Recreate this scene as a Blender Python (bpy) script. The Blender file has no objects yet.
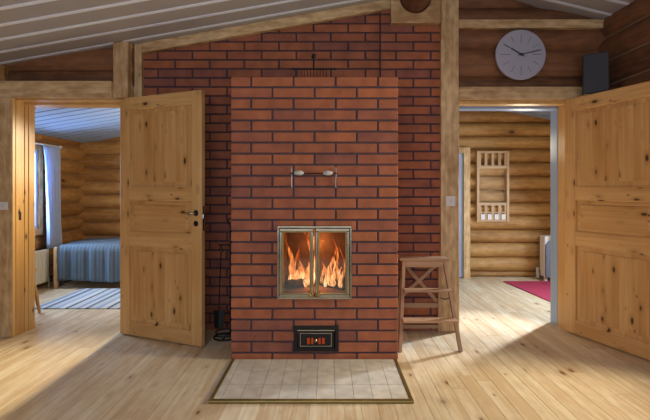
import bpy, bmesh, math, random
from mathutils import Vector, Matrix
random.seed(7)
C = bpy.context.scene.collection
S = bpy.context.scene
PI = math.pi

# ------------------------------------------------------------------ camera
cd = bpy.data.cameras.new('camera'); cam = bpy.data.objects.new('camera', cd); C.objects.link(cam)
cam.location = (0, 0, 1.214); cam.rotation_euler = (PI/2, 0, 0)
cd.sensor_width = 36; cd.lens = 433/650*36
cd.shift_x = -3/650; cd.shift_y = -20/650; cd.clip_start = .05
S.camera = cam

# ------------------------------------------------------------------ exposure, world, lights
S.view_settings.view_transform = 'Standard'; S.view_settings.look = 'None'
S.view_settings.exposure = 0.0; S.view_settings.gamma = 1.0; S.view_settings.use_curve_mapping = False
w = bpy.data.worlds.new('dusk'); S.world = w; w.use_nodes = True
w.node_tree.nodes['Background'].inputs[0].default_value = (.42, .60, 1, 1)
w.node_tree.nodes['Background'].inputs[1].default_value = 1.0

def area(name, loc, target, sx, sy, power, col, spread=PI):
    l = bpy.data.lights.new(name, 'AREA'); l.shape = 'RECTANGLE'; l.size = sx; l.size_y = sy
    l.energy = power; l.color = col; l.spread = spread
    o = bpy.data.objects.new(name, l); C.objects.link(o); o.location = loc
    o.rotation_euler = (Vector(target)-Vector(loc)).to_track_quat('-Z', 'Y').to_euler()
    return o
def bulb(name, loc, power, col, r=.06):
    l = bpy.data.lights.new(name, 'POINT'); l.energy = power; l.color = col; l.shadow_soft_size = r
    o = bpy.data.objects.new(name, l); C.objects.link(o); o.location = loc
    return o
area('rear_fill_light', (-.2, -1.45, 1.45), (-.2, 3, .9), 3.4, 1.5, 74, (.74, .84, 1))  # broad fill added behind the camera; the rear wall has no window
area('right_window_light', (2.60, 2.645, 1.40), (-1, 2.9, .5), .11, .7, 80, (1, .86, .60))
area('side_room_window_light', (3.20, 4.68, 1.25), (1.2, 4.0, .2), .4, .8, 60, (.60, .78, 1))
bulb('bedroom_fill_light', (-1.74, 5.1, 1.45), 38, (1, .80, .50), .05)  # small warm point added as ambient fill for the bedroom walls
def spot(name, loc, target, power, col, size, blend, r=.045):
    l = bpy.data.lights.new(name, 'SPOT'); l.energy = power; l.color = col; l.spot_size = size; l.spot_blend = blend; l.shadow_soft_size = r
    o = bpy.data.objects.new(name, l); C.objects.link(o); o.location = loc
    o.rotation_euler = (Vector(target)-Vector(loc)).to_track_quat('-Z', 'Y').to_euler()
spot('bedroom_spot_light', (-1.76, 5.0, 1.95), (-2.15, 1.5, .3), 500, (1, .83, .54), 1.15, 1)
spot('side_room_spot_light', (2.75, 4.60, 1.25), (.45, 3.0, .05), 350, (.84, .91, 1), 1.1, .7)
area('bedroom_window_light', (-3.85, 4.95, 1.3), (-2.2, 5.1, .5), .7, .9, 105, (.42, .64, 1))
bulb('side_room_fill_light', (2.0, 4.4, 1.65), 9, (1, .90, .66), .15)  # unseen warm fill added to brighten the side room logs
bulb('fire_light', (-.10, 3.28, .56), 3.0, (1, .36, .08), .07)
bulb('fire_glow_light', (-.07, 3.40, .80), 3.2, (1, .42, .10), .05)

# ------------------------------------------------------------------ materials
def lin(h):
    r = []
    for i in (0, 2, 4):
        c = int(h[i:i+2], 16)/255
        r.append(c/12.92 if c <= .04045 else ((c+.055)/1.055)**2.4)
    return (*r, 1)
class NT:
    def __init__(s, name):
        s.m = bpy.data.materials.new(name); s.m.use_nodes = True
        s.t = s.m.node_tree; s.b = s.t.nodes['Principled BSDF']
    def n(s, typ, **kw):
        o = s.t.nodes.new(typ)
        for k, v in kw.items(): setattr(o, k, v)
        return o
    def l(s, a, b): s.t.links.new(a, b)
    def math(s, op, a, b=None, clamp=False):
        o = s.n('ShaderNodeMath', operation=op, use_clamp=clamp)
        for i, v in enumerate((a, b)):
            if v is None: continue
            if isinstance(v, (int, float)): o.inputs[i].default_value = v
            else: s.l(v, o.inputs[i])
        return o.outputs[0]
    def mix(s, f, a, b, mode='MIX'):
        o = s.n('ShaderNodeMix', data_type='RGBA', blend_type=mode)
        for i, v in ((0, f), (6, a), (7, b)):
            if isinstance(v, (int, float, tuple)): o.inputs[i].default_value = v
            else: s.l(v, o.inputs[i])
        return o.outputs[2]
    def ramp(s, f, stops):
        o = s.n('ShaderNodeValToRGB'); e = o.color_ramp.elements
        while len(e) < len(stops): e.new(.5)
        for k, (p, c) in enumerate(stops): e[k].position = p; e[k].color = c
        s.l(f, o.inputs[0]); return o.outputs[0]
    def bump(s, h, strength, dist=.01):
        o = s.n('ShaderNodeBump'); o.inputs['Strength'].default_value = strength
        o.inputs['Distance'].default_value = dist
        s.l(h, o.inputs['Height']); s.l(o.outputs[0], s.b.inputs['Normal'])
def plain(name, h, rough=.6, metal=0, spec=.5, noise=.08, scale=25):
    k = NT(name); c = lin(h)
    tc = k.n('ShaderNodeTexCoord'); nz = k.n('ShaderNodeTexNoise'); nz.inputs['Scale'].default_value = scale
    k.l(tc.outputs['Object'], nz.inputs[0])
    d = tuple(x*(1-noise*2) for x in c[:3])+(1,); e = tuple(min(1, x*(1+noise*2)) for x in c[:3])+(1,)
    k.l(k.mix(nz.outputs[0], d, e), k.b.inputs['Base Color'])
    k.b.inputs['Roughness'].default_value = rough; k.b.inputs['Metallic'].default_value = metal
    k.b.inputs['Specular IOR Level'].default_value = spec
    return k.m
def wood(name, light, dark, axis=2, knots=.11, kscale=5.5, depth=1, rough=.5, var=.35, grain=1.0, knotcol='3a1a0a', spec=.4, kdens=1.0, blot=0):
    """pine: streaks along one axis, dark knots, every board (mesh island) its own tone"""
    k = NT(name)
    tc = k.n('ShaderNodeTexCoord'); geo = k.n('ShaderNodeNewGeometry')
    rnd = geo.outputs['Random Per Island']
    off = k.n('ShaderNodeCombineXYZ')
    for i, m in enumerate((37.0, 23.0, 51.0)): k.l(k.math('MULTIPLY', rnd, m), off.inputs[i])
    add = k.n('ShaderNodeVectorMath', operation='ADD'); k.l(tc.outputs['Object'], add.inputs[0]); k.l(off.outputs[0], add.inputs[1])
    def scaled(a, c):
        v = [c, c, c]; v[axis] = a
        o = k.n('ShaderNodeVectorMath', operation='MULTIPLY'); k.l(add.outputs[0], o.inputs[0]); o.inputs[1].default_value = v
        return o.outputs[0]
    n1 = k.n('ShaderNodeTexNoise'); n1.inputs['Scale'].default_value = 1; n1.inputs['Detail'].default_value = 3
    n1.inputs['Distortion'].default_value = .6
    k.l(scaled(1.6, 38), n1.inputs[0])
    n2 = k.n('ShaderNodeTexNoise'); n2.inputs['Scale'].default_value = 1; n2.inputs['Detail'].default_value = 2
    k.l(scaled(1.3, 6), n2.inputs[0])
    f = k.math('ADD', k.math('MULTIPLY', n1.outputs[0], .55*grain), k.math('MULTIPLY', n2.outputs[0], .6))
    f = k.math('ADD', f, k.math('MULTIPLY', k.math('SUBTRACT', rnd, .5), var))
    if blot:
        n3 = k.n('ShaderNodeTexNoise'); n3.inputs['Scale'].default_value = 1; n3.inputs['Detail'].default_value = 5
        k.l(scaled(9, 22), n3.inputs[0]); f = k.math('ADD', f, k.math('MULTIPLY', k.math('SUBTRACT', n3.outputs[0], .5), blot))
    L, D = lin(light), lin(dark)
    base = k.ramp(f, [(.30, L), (.80, D)])
    vo = k.n('ShaderNodeTexVoronoi'); vo.inputs['Scale'].default_value = 1
    kv = [kscale]*3; kv[axis] = kscale*.45; kv[depth] = 0
    ko = k.n('ShaderNodeVectorMath', operation='MULTIPLY'); k.l(add.outputs[0], ko.inputs[0]); ko.inputs[1].default_value = kv
    wob = k.n('ShaderNodeVectorMath', operation='ADD'); k.l(ko.outputs[0], wob.inputs[0])
    wn = k.n('ShaderNodeTexNoise'); wn.inputs['Scale'].default_value = 30; k.l(tc.outputs['Object'], wn.inputs[0])
    ws = k.n('ShaderNodeVectorMath', operation='SCALE'); k.l(wn.outputs['Color'], ws.inputs[0]); ws.inputs['Scale'].default_value = .05
    k.l(ws.outputs[0], wob.inputs[1]); k.l(wob.outputs[0], vo.inputs[0])
    sc_ = k.n('ShaderNodeSeparateColor'); k.l(vo.outputs['Color'], sc_.inputs[0])
    dist = k.math('DIVIDE', vo.outputs['Distance'], k.math('ADD', .35, k.math('MULTIPLY', sc_.outputs[1], .9)))
    dist = k.math('ADD', dist, k.math('MULTIPLY', k.math('GREATER_THAN', sc_.outputs[0], kdens), 9.0))
    kn = k.n('ShaderNodeMapRange'); kn.inputs[1].default_value = knots*.55; kn.inputs[2].default_value = knots
    kn.inputs[3].default_value = 1; kn.inputs[4].default_value = 0; k.l(dist, kn.inputs[0])
    halo = k.n('ShaderNodeMapRange'); halo.inputs[1].default_value = knots; halo.inputs[2].default_value = knots*2.3
    halo.inputs[3].default_value = .45; halo.inputs[4].default_value = 0; k.l(dist, halo.inputs[0])
    c1 = k.mix(halo.outputs[0], base, tuple(x*.7 for x in D[:3])+(1,))
    c2 = k.mix(kn.outputs[0], c1, lin(knotcol))
    k.l(c2, k.b.inputs['Base Color'])
    k.b.inputs['Roughness'].default_value = rough; k.b.inputs['Specular IOR Level'].default_value = spec
    k.bump(n1.outputs[0], .12, .004)
    return k.m
def brick(name, a, b, c):
    k = NT(name); geo = k.n('ShaderNodeNewGeometry'); tc = k.n('ShaderNodeTexCoord')
    base = k.ramp(geo.outputs['Random Per Island'], [(0, lin(a)), (.45, lin(b)), (1, lin(c))])
    nz = k.n('ShaderNodeTexNoise'); nz.inputs['Scale'].default_value = 9; nz.inputs['Detail'].default_value = 6
    k.l(tc.outputs['Object'], nz.inputs[0])
    sp = k.n('ShaderNodeTexNoise'); sp.inputs['Scale'].default_value = 160; k.l(tc.outputs['Object'], sp.inputs[0])
    v = k.ramp(nz.outputs[0], [(.3, (.72, .72, .74, 1)), (.7, (1.12, 1.1, 1.08, 1))])
    c1 = k.mix(1.0, base, v, 'MULTIPLY')
    c2 = k.mix(k.math('MULTIPLY', k.math('GREATER_THAN', sp.outputs[0], .72), .5), c1, lin('b89a8c'))
    k.l(c2, k.b.inputs['Base Color']); k.b.inputs['Roughness'].default_value = .8
    k.b.inputs['Specular IOR Level'].default_value = .25
    k.bump(sp.outputs[0], .25, .003)
    return k.m
M = {}
M['brick'] = brick('red_brick', '985a42', 'a66342', '8a5446')
M['mortar'] = plain('dark_mortar', '4a3a40', .95, noise=.15, scale=60)
M['floor'] = wood('floor_pine', 'e4d8bc', 'c2a884', axis=1, depth=2, blot=.45, knots=.13, kscale=8, rough=.42, var=.16, grain=1.3, knotcol='7c5034', spec=.35, kdens=.68)
LG = dict(blot=.7, knots=.10, kscale=4.5, rough=.6, var=.3, kdens=.3)
M['log_x'] = wood('log_pine_x', 'bc9258', '8e6436', axis=0, depth=1, knotcol='4c2a12', **LG)
M['log_y'] = wood('log_pine_y', 'b0864e', '845a30', axis=1, depth=0, knotcol='4c2a12', **LG)
M['darklog_x'] = wood('dark_log_x', '8c5c3a', '5a3a24', axis=0, depth=1, knotcol='2a1208', **LG)
M['darklog_y'] = wood('dark_log_y', '80563a', '543424', axis=1, depth=0, knotcol='2a1208', **LG)
TR = dict(blot=1.0, knots=.13, kscale=8, rough=.55, var=.2, kdens=.3, knotcol='6a4424')
M['beam_x'] = wood('trim_pine_x', 'dcbc8c', 'a47e52', axis=0, depth=1, **TR)
M['post_z'] = wood('trim_pine_z', 'dcbc8c', 'a47e52', axis=2, depth=1, **TR)
DR = dict(knots=.18, kscale=15, rough=.42, var=.2, kdens=.95, knotcol='4c260e')
M['door_z'] = wood('door_pine_z', 'd8ae74', 'b6844a', axis=2, depth=1, **DR)
M['door_x'] = wood('door_pine_x', 'd8ae74', 'b6844a', axis=0, depth=1, **DR)
M['jamb'] = wood('jamb_pine', 'dcb070', 'b88a4c', axis=2, depth=0, knots=.10, kscale=8, rough=.4, var=.2, kdens=.2)
M['rack_x'] = wood('rack_wood_x', 'ccae88', 'a8845c', axis=0, knots=.01, rough=.5, var=.15)
M['rack_z'] = wood('rack_wood_z', 'ccae88', 'a8845c', axis=2, knots=.01, rough=.5, var=.15)
M['stool_x'] = wood('step_wood_x', 'b8906e', '8a6a50', axis=0, knots=.01, rough=.5, var=.15)
M['stool_z'] = wood('step_wood_z', 'b8906e', '8a6a50', axis=2, knots=.01, rough=.5, var=.15)
M['ceiling'] = plain('ceiling_paint', 'a8a2a2', .35, noise=.03, scale=6)
M['ceiling_daylit'] = plain('ceiling_paint_daylit', '94b0d8', .35, noise=.03, scale=6)  # blue window light on the ceiling painted into the base colour
M['ceiling_rib_highlight'] = plain('ceiling_rib_highlight', 'e6ecfa', .3, noise=.02)  # highlight of the groove edges painted as a pale strip
M['groove'] = plain('ceiling_groove', '34425e', .5)
M['caulk'] = plain('log_caulk', '8a7258', .8)
M['white'] = plain('white_plastic', 'dcd8d2', .4, noise=.02)
M['daylit_paint'] = plain('pale_daylit_paint', '94a8c8', .35, noise=.03)  # pale paint with the blue of daylight mixed into its colour
M['iron'] = plain('cast_iron', '22201f', .5, metal=.6)
M['black'] = plain('black_iron', '0d0c0f', .45, metal=.3)
M['steel'] = plain('aged_steel', 'a09680', .22, metal=1, noise=.2, scale=12)
M['brass'] = plain('brass_strip', '8c7a48', .38, metal=.7, noise=.12)
M['chrome'] = plain('chrome', 'c8c8c8', .2, metal=1)
M['ceramic'] = plain('grey_ceramic', 'b4b0aa', .3)
M['clock'] = plain('clock_face', 'a6a4b2', .5, noise=.01)
M['ink'] = plain('clock_ink', '2c2c34', .5)
M['speaker'] = plain('speaker_black', '2b2a30', .6, noise=.1, scale=200)
M['radiator'] = plain('radiator_white', 'd2cec0', .4, noise=.02)
M['soot'] = plain('sooty_firebrick', '523a30', .9, noise=.3, scale=14)
M['char'] = plain('charred_wood', '120d0c', .9, noise=.4, scale=30)
M['shoe'] = plain('slipper_grey', '6c6468', .8)
M['slate'] = plain('slate_cloth', '6c7482', .8)
def tile_mat():
    k = NT('hearth_tile'); geo = k.n('ShaderNodeNewGeometry'); tc = k.n('ShaderNodeTexCoord')
    nz = k.n('ShaderNodeTexNoise'); nz.inputs['Scale'].default_value = 14; nz.inputs['Detail'].default_value = 5; k.l(tc.outputs['Object'], nz.inputs[0])
    a = k.ramp(nz.outputs[0], [(.3, lin('b6b0a4')), (.7, lin('d0cabc'))])
    r = k.ramp(geo.outputs['Random Per Island'], [(0, (.92, .92, .93, 1)), (1, (1.04, 1.03, 1.02, 1))])
    k.l(k.mix(1.0, a, r, 'MULTIPLY'), k.b.inputs['Base Color']); k.b.inputs['Roughness'].default_value = .45
    return k.m
M['tile'] = tile_mat(); M['grout'] = plain('grout', '86807a', .9)
def stripes(name, axis, cols, period, rough=.9, wob=.01):
    k = NT(name); tc = k.n('ShaderNodeTexCoord'); sx = k.n('ShaderNodeSeparateXYZ'); k.l(tc.outputs['Object'], sx.inputs[0])
    nz = k.n('ShaderNodeTexNoise'); nz.inputs['Scale'].default_value = 60; k.l(tc.outputs['Object'], nz.inputs[0])
    v = k.math('ADD', sx.outputs[axis], k.math('MULTIPLY', nz.outputs[0], wob))
    f = k.math('FRACT', k.math('DIVIDE', v, period))
    o = k.n('ShaderNodeValToRGB'); o.color_ramp.interpolation = 'CONSTANT'; e = o.color_ramp.elements
    while len(e) < len(cols): e.new(.5)
    for i, (p, c) in enumerate(cols): e[i].position = p; e[i].color = lin(c)
    k.l(f, o.inputs[0]); k.l(o.outputs[0], k.b.inputs['Base Color']); k.b.inputs['Roughness'].default_value = rough
    k.bump(nz.outputs[0], .4, .004)
    return k.m
M['rag_rug'] = stripes('rag_rug', 0, [(0, '5a6478'), (.10, 'b0b2ae'), (.26, '8a98ac'), (.36, 'c0beb4'), (.52, '4c566c'), (.60, 'b4b4ac'), (.78, '7888a0'), (.88, 'bcbab0')], .42)
M['quilt'] = stripes('quilt_cloth', 0, [(0, '4c5862'), (.5, '54626c'), (.72, '606e76')], .045, wob=.012)
M['red_rug'] = plain('red_rug', '9c2640', .95, noise=.12, scale=60)
def curtain_mat():
    k = NT('curtain_cloth'); k.b.inputs['Base Color'].default_value = lin('c4d2e6'); k.b.inputs['Roughness'].default_value = .8
    tr = k.n('ShaderNodeBsdfTranslucent'); tr.inputs[0].default_value = lin('b4caea')
    mx = k.n('ShaderNodeMixShader'); mx.inputs[0].default_value = .45
    k.l(k.b.outputs[0], mx.inputs[1]); k.l(tr.outputs[0], mx.inputs[2]); k.l(mx.outputs[0], k.t.nodes['Material Output'].inputs[0])
    return k.m
M['curtain'] = curtain_mat()
def glass_mat(name, refl=.10, tint=(1, 1, 1, 1)):
    k = NT(name); t = k.n('ShaderNodeBsdfTransparent'); t.inputs[0].default_value = tint
    g = k.n('ShaderNodeBsdfGlossy'); g.inputs['Roughness'].default_value = .06
    mx = k.n('ShaderNodeMixShader'); mx.inputs[0].default_value = refl
    k.l(t.outputs[0], mx.inputs[1]); k.l(g.outputs[0], mx.inputs[2]); k.l(mx.outputs[0], k.t.nodes['Material Output'].inputs[0])
    return k.m
M['glass'] = glass_mat('clear_glass', .03); M['fire_glass'] = glass_mat('fire_glass', .07, (.94, .9, .86, 1))
def flame_mat(name, strength):
    k = NT(name); tc = k.n('ShaderNodeTexCoord'); sp = k.n('ShaderNodeSeparateXYZ'); k.l(tc.outputs['Generated'], sp.inputs[0])
    mp = k.n('ShaderNodeVectorMath', operation='MULTIPLY'); k.l(tc.outputs['Object'], mp.inputs[0]); mp.inputs[1].default_value = (34, 34, 9)
    nz = k.n('ShaderNodeTexNoise'); nz.inputs['Scale'].default_value = 1; nz.inputs['Detail'].default_value = 3; nz.inputs['Distortion'].default_value = 1.2
    k.l(mp.outputs[0], nz.inputs[0])
    hgt = sp.outputs[2]
    heat = k.math('ADD', k.math('SUBTRACT', nz.outputs[0], k.math('MULTIPLY', hgt, .42)), .10)
    col = k.ramp(heat, [(.12, (.8, .07, .01, 1)), (.36, (1, .17, .03, 1)), (.56, (1, .36, .09, 1)), (.78, (1, .80, .45, 1))])
    em = k.n('ShaderNodeEmission'); k.l(col, em.inputs[0])
    k.l(k.math('MULTIPLY', k.math('ADD', k.math('MULTIPLY', heat, 2.2), .1, clamp=False), strength), em.inputs[1])
    tr = k.n('ShaderNodeBsdfTransparent')
    lw = k.n('ShaderNodeLayerWeight'); lw.inputs[0].default_value = .35
    a = k.math('MULTIPLY', k.math('SUBTRACT', 1.0, lw.outputs['Facing']), k.math('MULTIPLY', k.math('SUBTRACT', nz.outputs[0], .36), 3.0, clamp=True))
    a = k.math('MULTIPLY', a, 1.0, clamp=True)
    mx = k.n('ShaderNodeMixShader'); k.l(a, mx.inputs[0]); k.l(tr.outputs[0], mx.inputs[1]); k.l(em.outputs[0], mx.inputs[2])
    k.l(mx.outputs[0], k.t.nodes['Material Output'].inputs[0])
    return k.m
M['flame'] = flame_mat('flame', 1.25)
def ember_mat():
    k = NT('ember_glow'); em = k.n('ShaderNodeEmission'); em.inputs[0].default_value = (1, .13, .03, 1); em.inputs[1].default_value = .3
    k.l(em.outputs[0], k.t.nodes['Material Output'].inputs[0]); return k.m
M['ember'] = ember_mat()

# ------------------------------------------------------------------ mesh builder
class MB:
    def __init__(s): s.v = []; s.f = []; s.mi = []; s.mat = 0; s.T = None
    def add(s, vs, fs):
        o = len(s.v); s.v += [tuple(s.T @ Vector(v)) if s.T else tuple(v) for v in vs]
        for f in fs: s.f.append([i+o for i in f]); s.mi.append(s.mat)
    def box(s, x0, x1, y0, y1, z0, z1):
        s.add([(x0, y0, z0), (x1, y0, z0), (x1, y1, z0), (x0, y1, z0), (x0, y0, z1), (x1, y0, z1), (x1, y1, z1), (x0, y1, z1)],
              [(0, 3, 2, 1), (4, 5, 6, 7), (0, 1, 5, 4), (1, 2, 6, 5), (2, 3, 7, 6), (3, 0, 4, 7)])
        return s
    def bar(s, p, q, w, d, up=(0, 0, 1)):
        """square bar from p to q: w across, d along 'up' cross"""
        p, q = Vector(p), Vector(q); t = (q-p).normalized(); u = Vector(up)
        if abs(t.dot(u)) > .98: u = Vector((0, 1, 0))
        a = t.cross(u).normalized(); b = a.cross(t).normalized()
        vs = [r + a*i*w/2 + b*j*d/2 for r in (p, q) for i, j in ((-1, -1), (1, -1), (1, 1), (-1, 1))]
        s.add(vs, [(3, 2, 1, 0), (4, 5, 6, 7), (0, 1, 5, 4), (1, 2, 6, 5), (2, 3, 7, 6), (3, 0, 4, 7)]); return s
    def prism(s, pts, axis, a, b):
        """pts: 2D outline; axis 0: (y,z) along x, 1: (x,z) along y, 2: (x,y) along z"""
        def P(p, t): return (t, p[0], p[1]) if axis == 0 else (p[0], t, p[1]) if axis == 1 else (p[0], p[1], t)
        n = len(pts); s.add([P(p, a) for p in pts]+[P(p, b) for p in pts],
            [list(range(n))[::-1], list(range(n, 2*n))]+[(i, (i+1) % n, n+(i+1) % n, n+i) for i in range(n)]); return s
    def tube(s, pts, r, n=10, closed=False, caps=True):
        pts = [Vector(p) for p in pts]; R = r if isinstance(r, (list, tuple)) else [r]*len(pts)
        rings = []; up = Vector((0, 0, 1))
        for i, p in enumerate(pts):
            t = (pts[min(i+1, len(pts)-1)]-pts[max(i-1, 0)]).normalized()
            u = up if abs(t.dot(up)) < .95 else Vector((0, 1, 0)) if abs(t.y) < .9 else Vector((1, 0, 0))
            a = t.cross(u).normalized(); b = t.cross(a).normalized()
            rings.append([p+(a*math.cos(2*PI*k/n)+b*math.sin(2*PI*k/n))*R[i] for k in range(n)])
        vs = [v for g in rings for v in g]; fs = []
        for i in range(len(pts)-1):
            for k in range(n): fs.append((i*n+k, i*n+(k+1) % n, (i+1)*n+(k+1) % n, (i+1)*n+k))
        if caps: fs += [list(range(n))[::-1], [(len(pts)-1)*n+k for k in range(n)]]
        s.add(vs, fs); return s
    def lathe(s, prof, origin, axis=2, n=24):
        o = Vector(origin); vs = []; fs = []
        for r, h in prof:
            for k in range(n):
                c, d = r*math.cos(2*PI*k/n), r*math.sin(2*PI*k/n)
                vs.append(o+Vector({0: (h, c, d), 1: (c, h, d), 2: (c, d, h)}[axis]))
        for i in range(len(prof)-1):
            for k in range(n): fs.append((i*n+k, i*n+(k+1) % n, (i+1)*n+(k+1) % n, (i+1)*n+k))
        fs += [list(range(n))[::-1], [(len(prof)-1)*n+k for k in range(n)]]
        s.add(vs, fs); return s
    def grid(s, fn, nu, nv):
        vs = [fn(i/nu, j/nv) for j in range(nv+1) for i in range(nu+1)]
        s.add(vs, [(j*(nu+1)+i, j*(nu+1)+i+1, (j+1)*(nu+1)+i+1, (j+1)*(nu+1)+i) for j in range(nv) for i in range(nu)]); return s
    def build(s, name, mats, parent=None, bevel=0, smooth=False, seg=2, solid=0):
        me = bpy.data.meshes.new(name); me.from_pydata(s.v, [], s.f)
        mats = mats if isinstance(mats, (list, tuple)) else [mats]
        for m in mats: me.materials.append(M[m])
        for p, i in zip(me.polygons, s.mi): p.material_index = i
        bm = bmesh.new(); bm.from_mesh(me); bmesh.ops.recalc_face_normals(bm, faces=bm.faces); bm.to_mesh(me); bm.free()
        if smooth:
            me.shade_smooth(); me.set_sharp_from_angle(angle=.7)
        o = bpy.data.objects.new(name, me); C.objects.link(o); o.parent = parent
        if solid:
            m = o.modifiers.new('solid', 'SOLIDIFY'); m.thickness = solid; m.offset = 0
        if bevel:
            m = o.modifiers.new('bevel', 'BEVEL'); m.width = bevel; m.segments = seg; m.limit_method = 'ANGLE'; m.angle_limit = .6
        return o
def tag(o, label, cat, group=None, kind=None):
    o['label'] = label; o['category'] = cat
    if group: o['group'] = group
    if kind: o['kind'] = kind
    return o
def thing(name, label, cat, loc=(0, 0, 0), rz=0, group=None):
    o = bpy.data.objects.new(name, None); C.objects.link(o); o.location = loc; o.rotation_euler = (0, 0, rz)
    o.empty_display_size = .1
    return tag(o, label, cat, group)
def struct(mb, name, mats, **kw):
    o = mb.build(name, mats, **kw); o['kind'] = 'structure'; return o
def B(x0, x1, y0, y1, z0, z1): return MB().box(x0, x1, y0, y1, z0, z1)

# ------------------------------------------------------------------ log and brick walls
def log_run(mb, axis, a0, a1, bounds, face, back, bulge, caulk=True, seed=0):
    """stack of logs along axis (0=x, 1=y). face: coordinate of the log joints, logs bulge out towards the room"""
    rnd = random.Random(seed); d = 1 if face > back else -1
    for z0, z1 in zip(bounds[:-1], bounds[1:]):
        n = 8; h = z1-z0; bb = bulge*min(1, h/.16)*rnd.uniform(.85, 1.1)
        arc = [(face+d*bb*math.sin(PI*k/n)**.6, z0+h*k/n) for k in range(n+1)]
        prof = [(back, z0)]+arc+[(back, z1)]
        mb.mat = 0
        ns = max(1, int((a1-a0)/.35)); vs = []; m = len(prof)
        for i in range(ns+1):
            t = a0+(a1-a0)*i/ns; j = rnd.uniform(-.004, .004)
            for (c, z) in prof:
                cc = c+(d*j if c != back else 0)
                vs.append((t, cc, z) if axis == 0 else (cc, t, z))
        fs = [list(range(m))[::-1], [ns*m+k for k in range(m)]]
        for i in range(ns):
            for k in range(m): fs.append((i*m+k, i*m+(k+1) % m, (i+1)*m+(k+1) % m, (i+1)*m+k))
        mb.add(vs, fs)
        if caulk and z0 > bounds[0]+.01:
            mb.mat = 1; c = face+d*.004
            mb.tube([(a0, c, z0), (a1, c, z0)] if axis == 0 else [(c, a0, z0), (c, a1, z0)], .008, 6)
    mb.mat = 0
def steps(z0, z1, first, pitch):
    r = [z0]; z = first
    while z < z1-.03:
        if z > z0+.03: r.append(z)
        z += pitch
    return r+[z1]
def brick_rows(mb, axis, a0, a1, z0, z1, face, depth, out, phase=0, zref=0, L=.3, P=.0786, J=.014, hole=None, corner=None, ztop=None):
    """running bond; axis 0: wall faces -y at y=face; axis 1: faces 'out' x direction"""
    i = math.floor((z0-zref)/P)
    while zref+i*P < z1-.012:
        b0 = max(z0, zref+i*P+J/2); b1 = min(z1, zref+(i+1)*P-J/2)
        if b1-b0 > .012:
            off = phase + (L/2 if i % 2 else 0)
            x = a0 - ((a0-off) % L)
            while x < a1-.01:
                c0 = max(a0, x+J/2) if x > a0-.001 or x+L > a0 else a0; c1 = min(a1, x+L-J/2)
                c0 = max(a0, x+J/2); x += L
                if c1-c0 < .02: continue
                pieces = [(c0, c1, b0, b1)]
                if hole:
                    np_ = []
                    for p in pieces:
                        h = next((h for h in hole if p[0] < h[1] and p[1] > h[0] and p[2] < h[3] and p[3] > h[2]), None)
                        if h is None: np_.append(p); continue
                        if p[0] < h[0]-.015: np_.append((p[0], h[0], p[2], p[3]))
                        if p[1] > h[1]+.015: np_.append((h[1], p[1], p[2], p[3]))
                        if p[2] < h[2]-.01: np_.append((max(p[0], h[0]), min(p[1], h[1]), p[2], h[2]))
                        if p[3] > h[3]+.01: np_.append((max(p[0], h[0]), min(p[1], h[1]), h[3], p[3]))
                    pieces = np_
                for p in pieces:
                    q1 = p[3]
                    j = random.uniform(-.0015, .0015)
                    if ztop:
                        t = min(ztop(p[0]), ztop(p[1]))
                        if p[2] > t-.01: continue
                        q1 = min(q1, t)
                    if axis == 0: mb.box(p[0], p[1], face+j, face+depth, p[2], q1)
                    elif out > 0: mb.box(face-depth, face+j, p[0], p[1], p[2], q1)
                    else: mb.box(face+j, face+depth, p[0], p[1], p[2], q1)
        i += 1

# ------------------------------------------------------------------ floor
fl = MB(); x = -3.9; k = 0
while x < 4.2:
    y = -1.9 - random.uniform(0, 2.2)
    while y < 6.7:
        ln = random.uniform(2.6, 4.2); y0 = max(y, -1.9); y1 = min(y+ln, 6.7)
        if y1 > y0+.05: fl.box(x+.0006, x+.0944, y0+.0006, y1-.0006, -.03, 0)
        y += ln
    x += .095
fl.mat = 1; fl.box(-4.0, 4.25, -1.95, 6.75, -.06, -.028)
struct(fl, 'floor', ['floor', 'soot'], bevel=.0010, seg=1)

# ------------------------------------------------------------------ ceilings (panels running down the roof slope)
def zc(X): return 2.756+.177*X if X < 1.17 else 2.963-.24*(X-1.17)
def ceiling(name, mat, x0, x1, y0, y1, f0, f1, pitch, yref, rib='ceiling_rib_highlight'):
    mb = MB(); y = yref-math.floor((yref-y0)/pitch)*pitch; hang = .004 if rib == 'ceiling_rib_highlight' else -.004
    def prof(Y, z): # panel cross-section, visible side down
        return [(Y+.004, z+.03), (Y+.004, z+.013), (Y+.018, z), (Y+pitch-.022, z), (Y+pitch-.008, z+.013), (Y+pitch-.008, z+.03)]
    while y < y1:
        a, b = prof(y, f0), prof(y, f1)
        n = len(a); vs = [(x0, p[0], p[1]) for p in a]+[(x1, p[0], p[1]) for p in b]
        mb.mat = 0
        mb.add(vs, [list(range(n))[::-1], list(range(n, 2*n))]+[(i, (i+1) % n, n+(i+1) % n, n+i) for i in range(n)])
        mb.mat = 1; a_, b_ = y+pitch-.020, y+pitch+.012   # strip along the joint; the pale rib colour holds the bevel highlight
        mb.add([(x0, a_, f0-hang), (x1, a_, f1-hang), (x1, b_, f1-hang), (x0, b_, f0-hang), (x0, a_, f0+.02), (x1, a_, f1+.02), (x1, b_, f1+.02), (x0, b_, f0+.02)],
               [(0, 3, 2, 1), (4, 5, 6, 7), (0, 1, 5, 4), (1, 2, 6, 5), (2, 3, 7, 6), (3, 0, 4, 7)])
        mb.mat = 0; y += pitch
    mb.add([(x0, y0, f0+.022), (x1, y0, f1+.022), (x1, y1, f1+.022), (x0, y1, f0+.022), (x0, y0, f0+.05), (x1, y0, f1+.05), (x1, y1, f1+.05), (x0, y1, f0+.05)],
           [(0, 3, 2, 1), (4, 5, 6, 7), (0, 1, 5, 4), (1, 2, 6, 5), (2, 3, 7, 6), (3, 0, 4, 7)])
    return struct(mb, name, [mat, rib])
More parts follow.
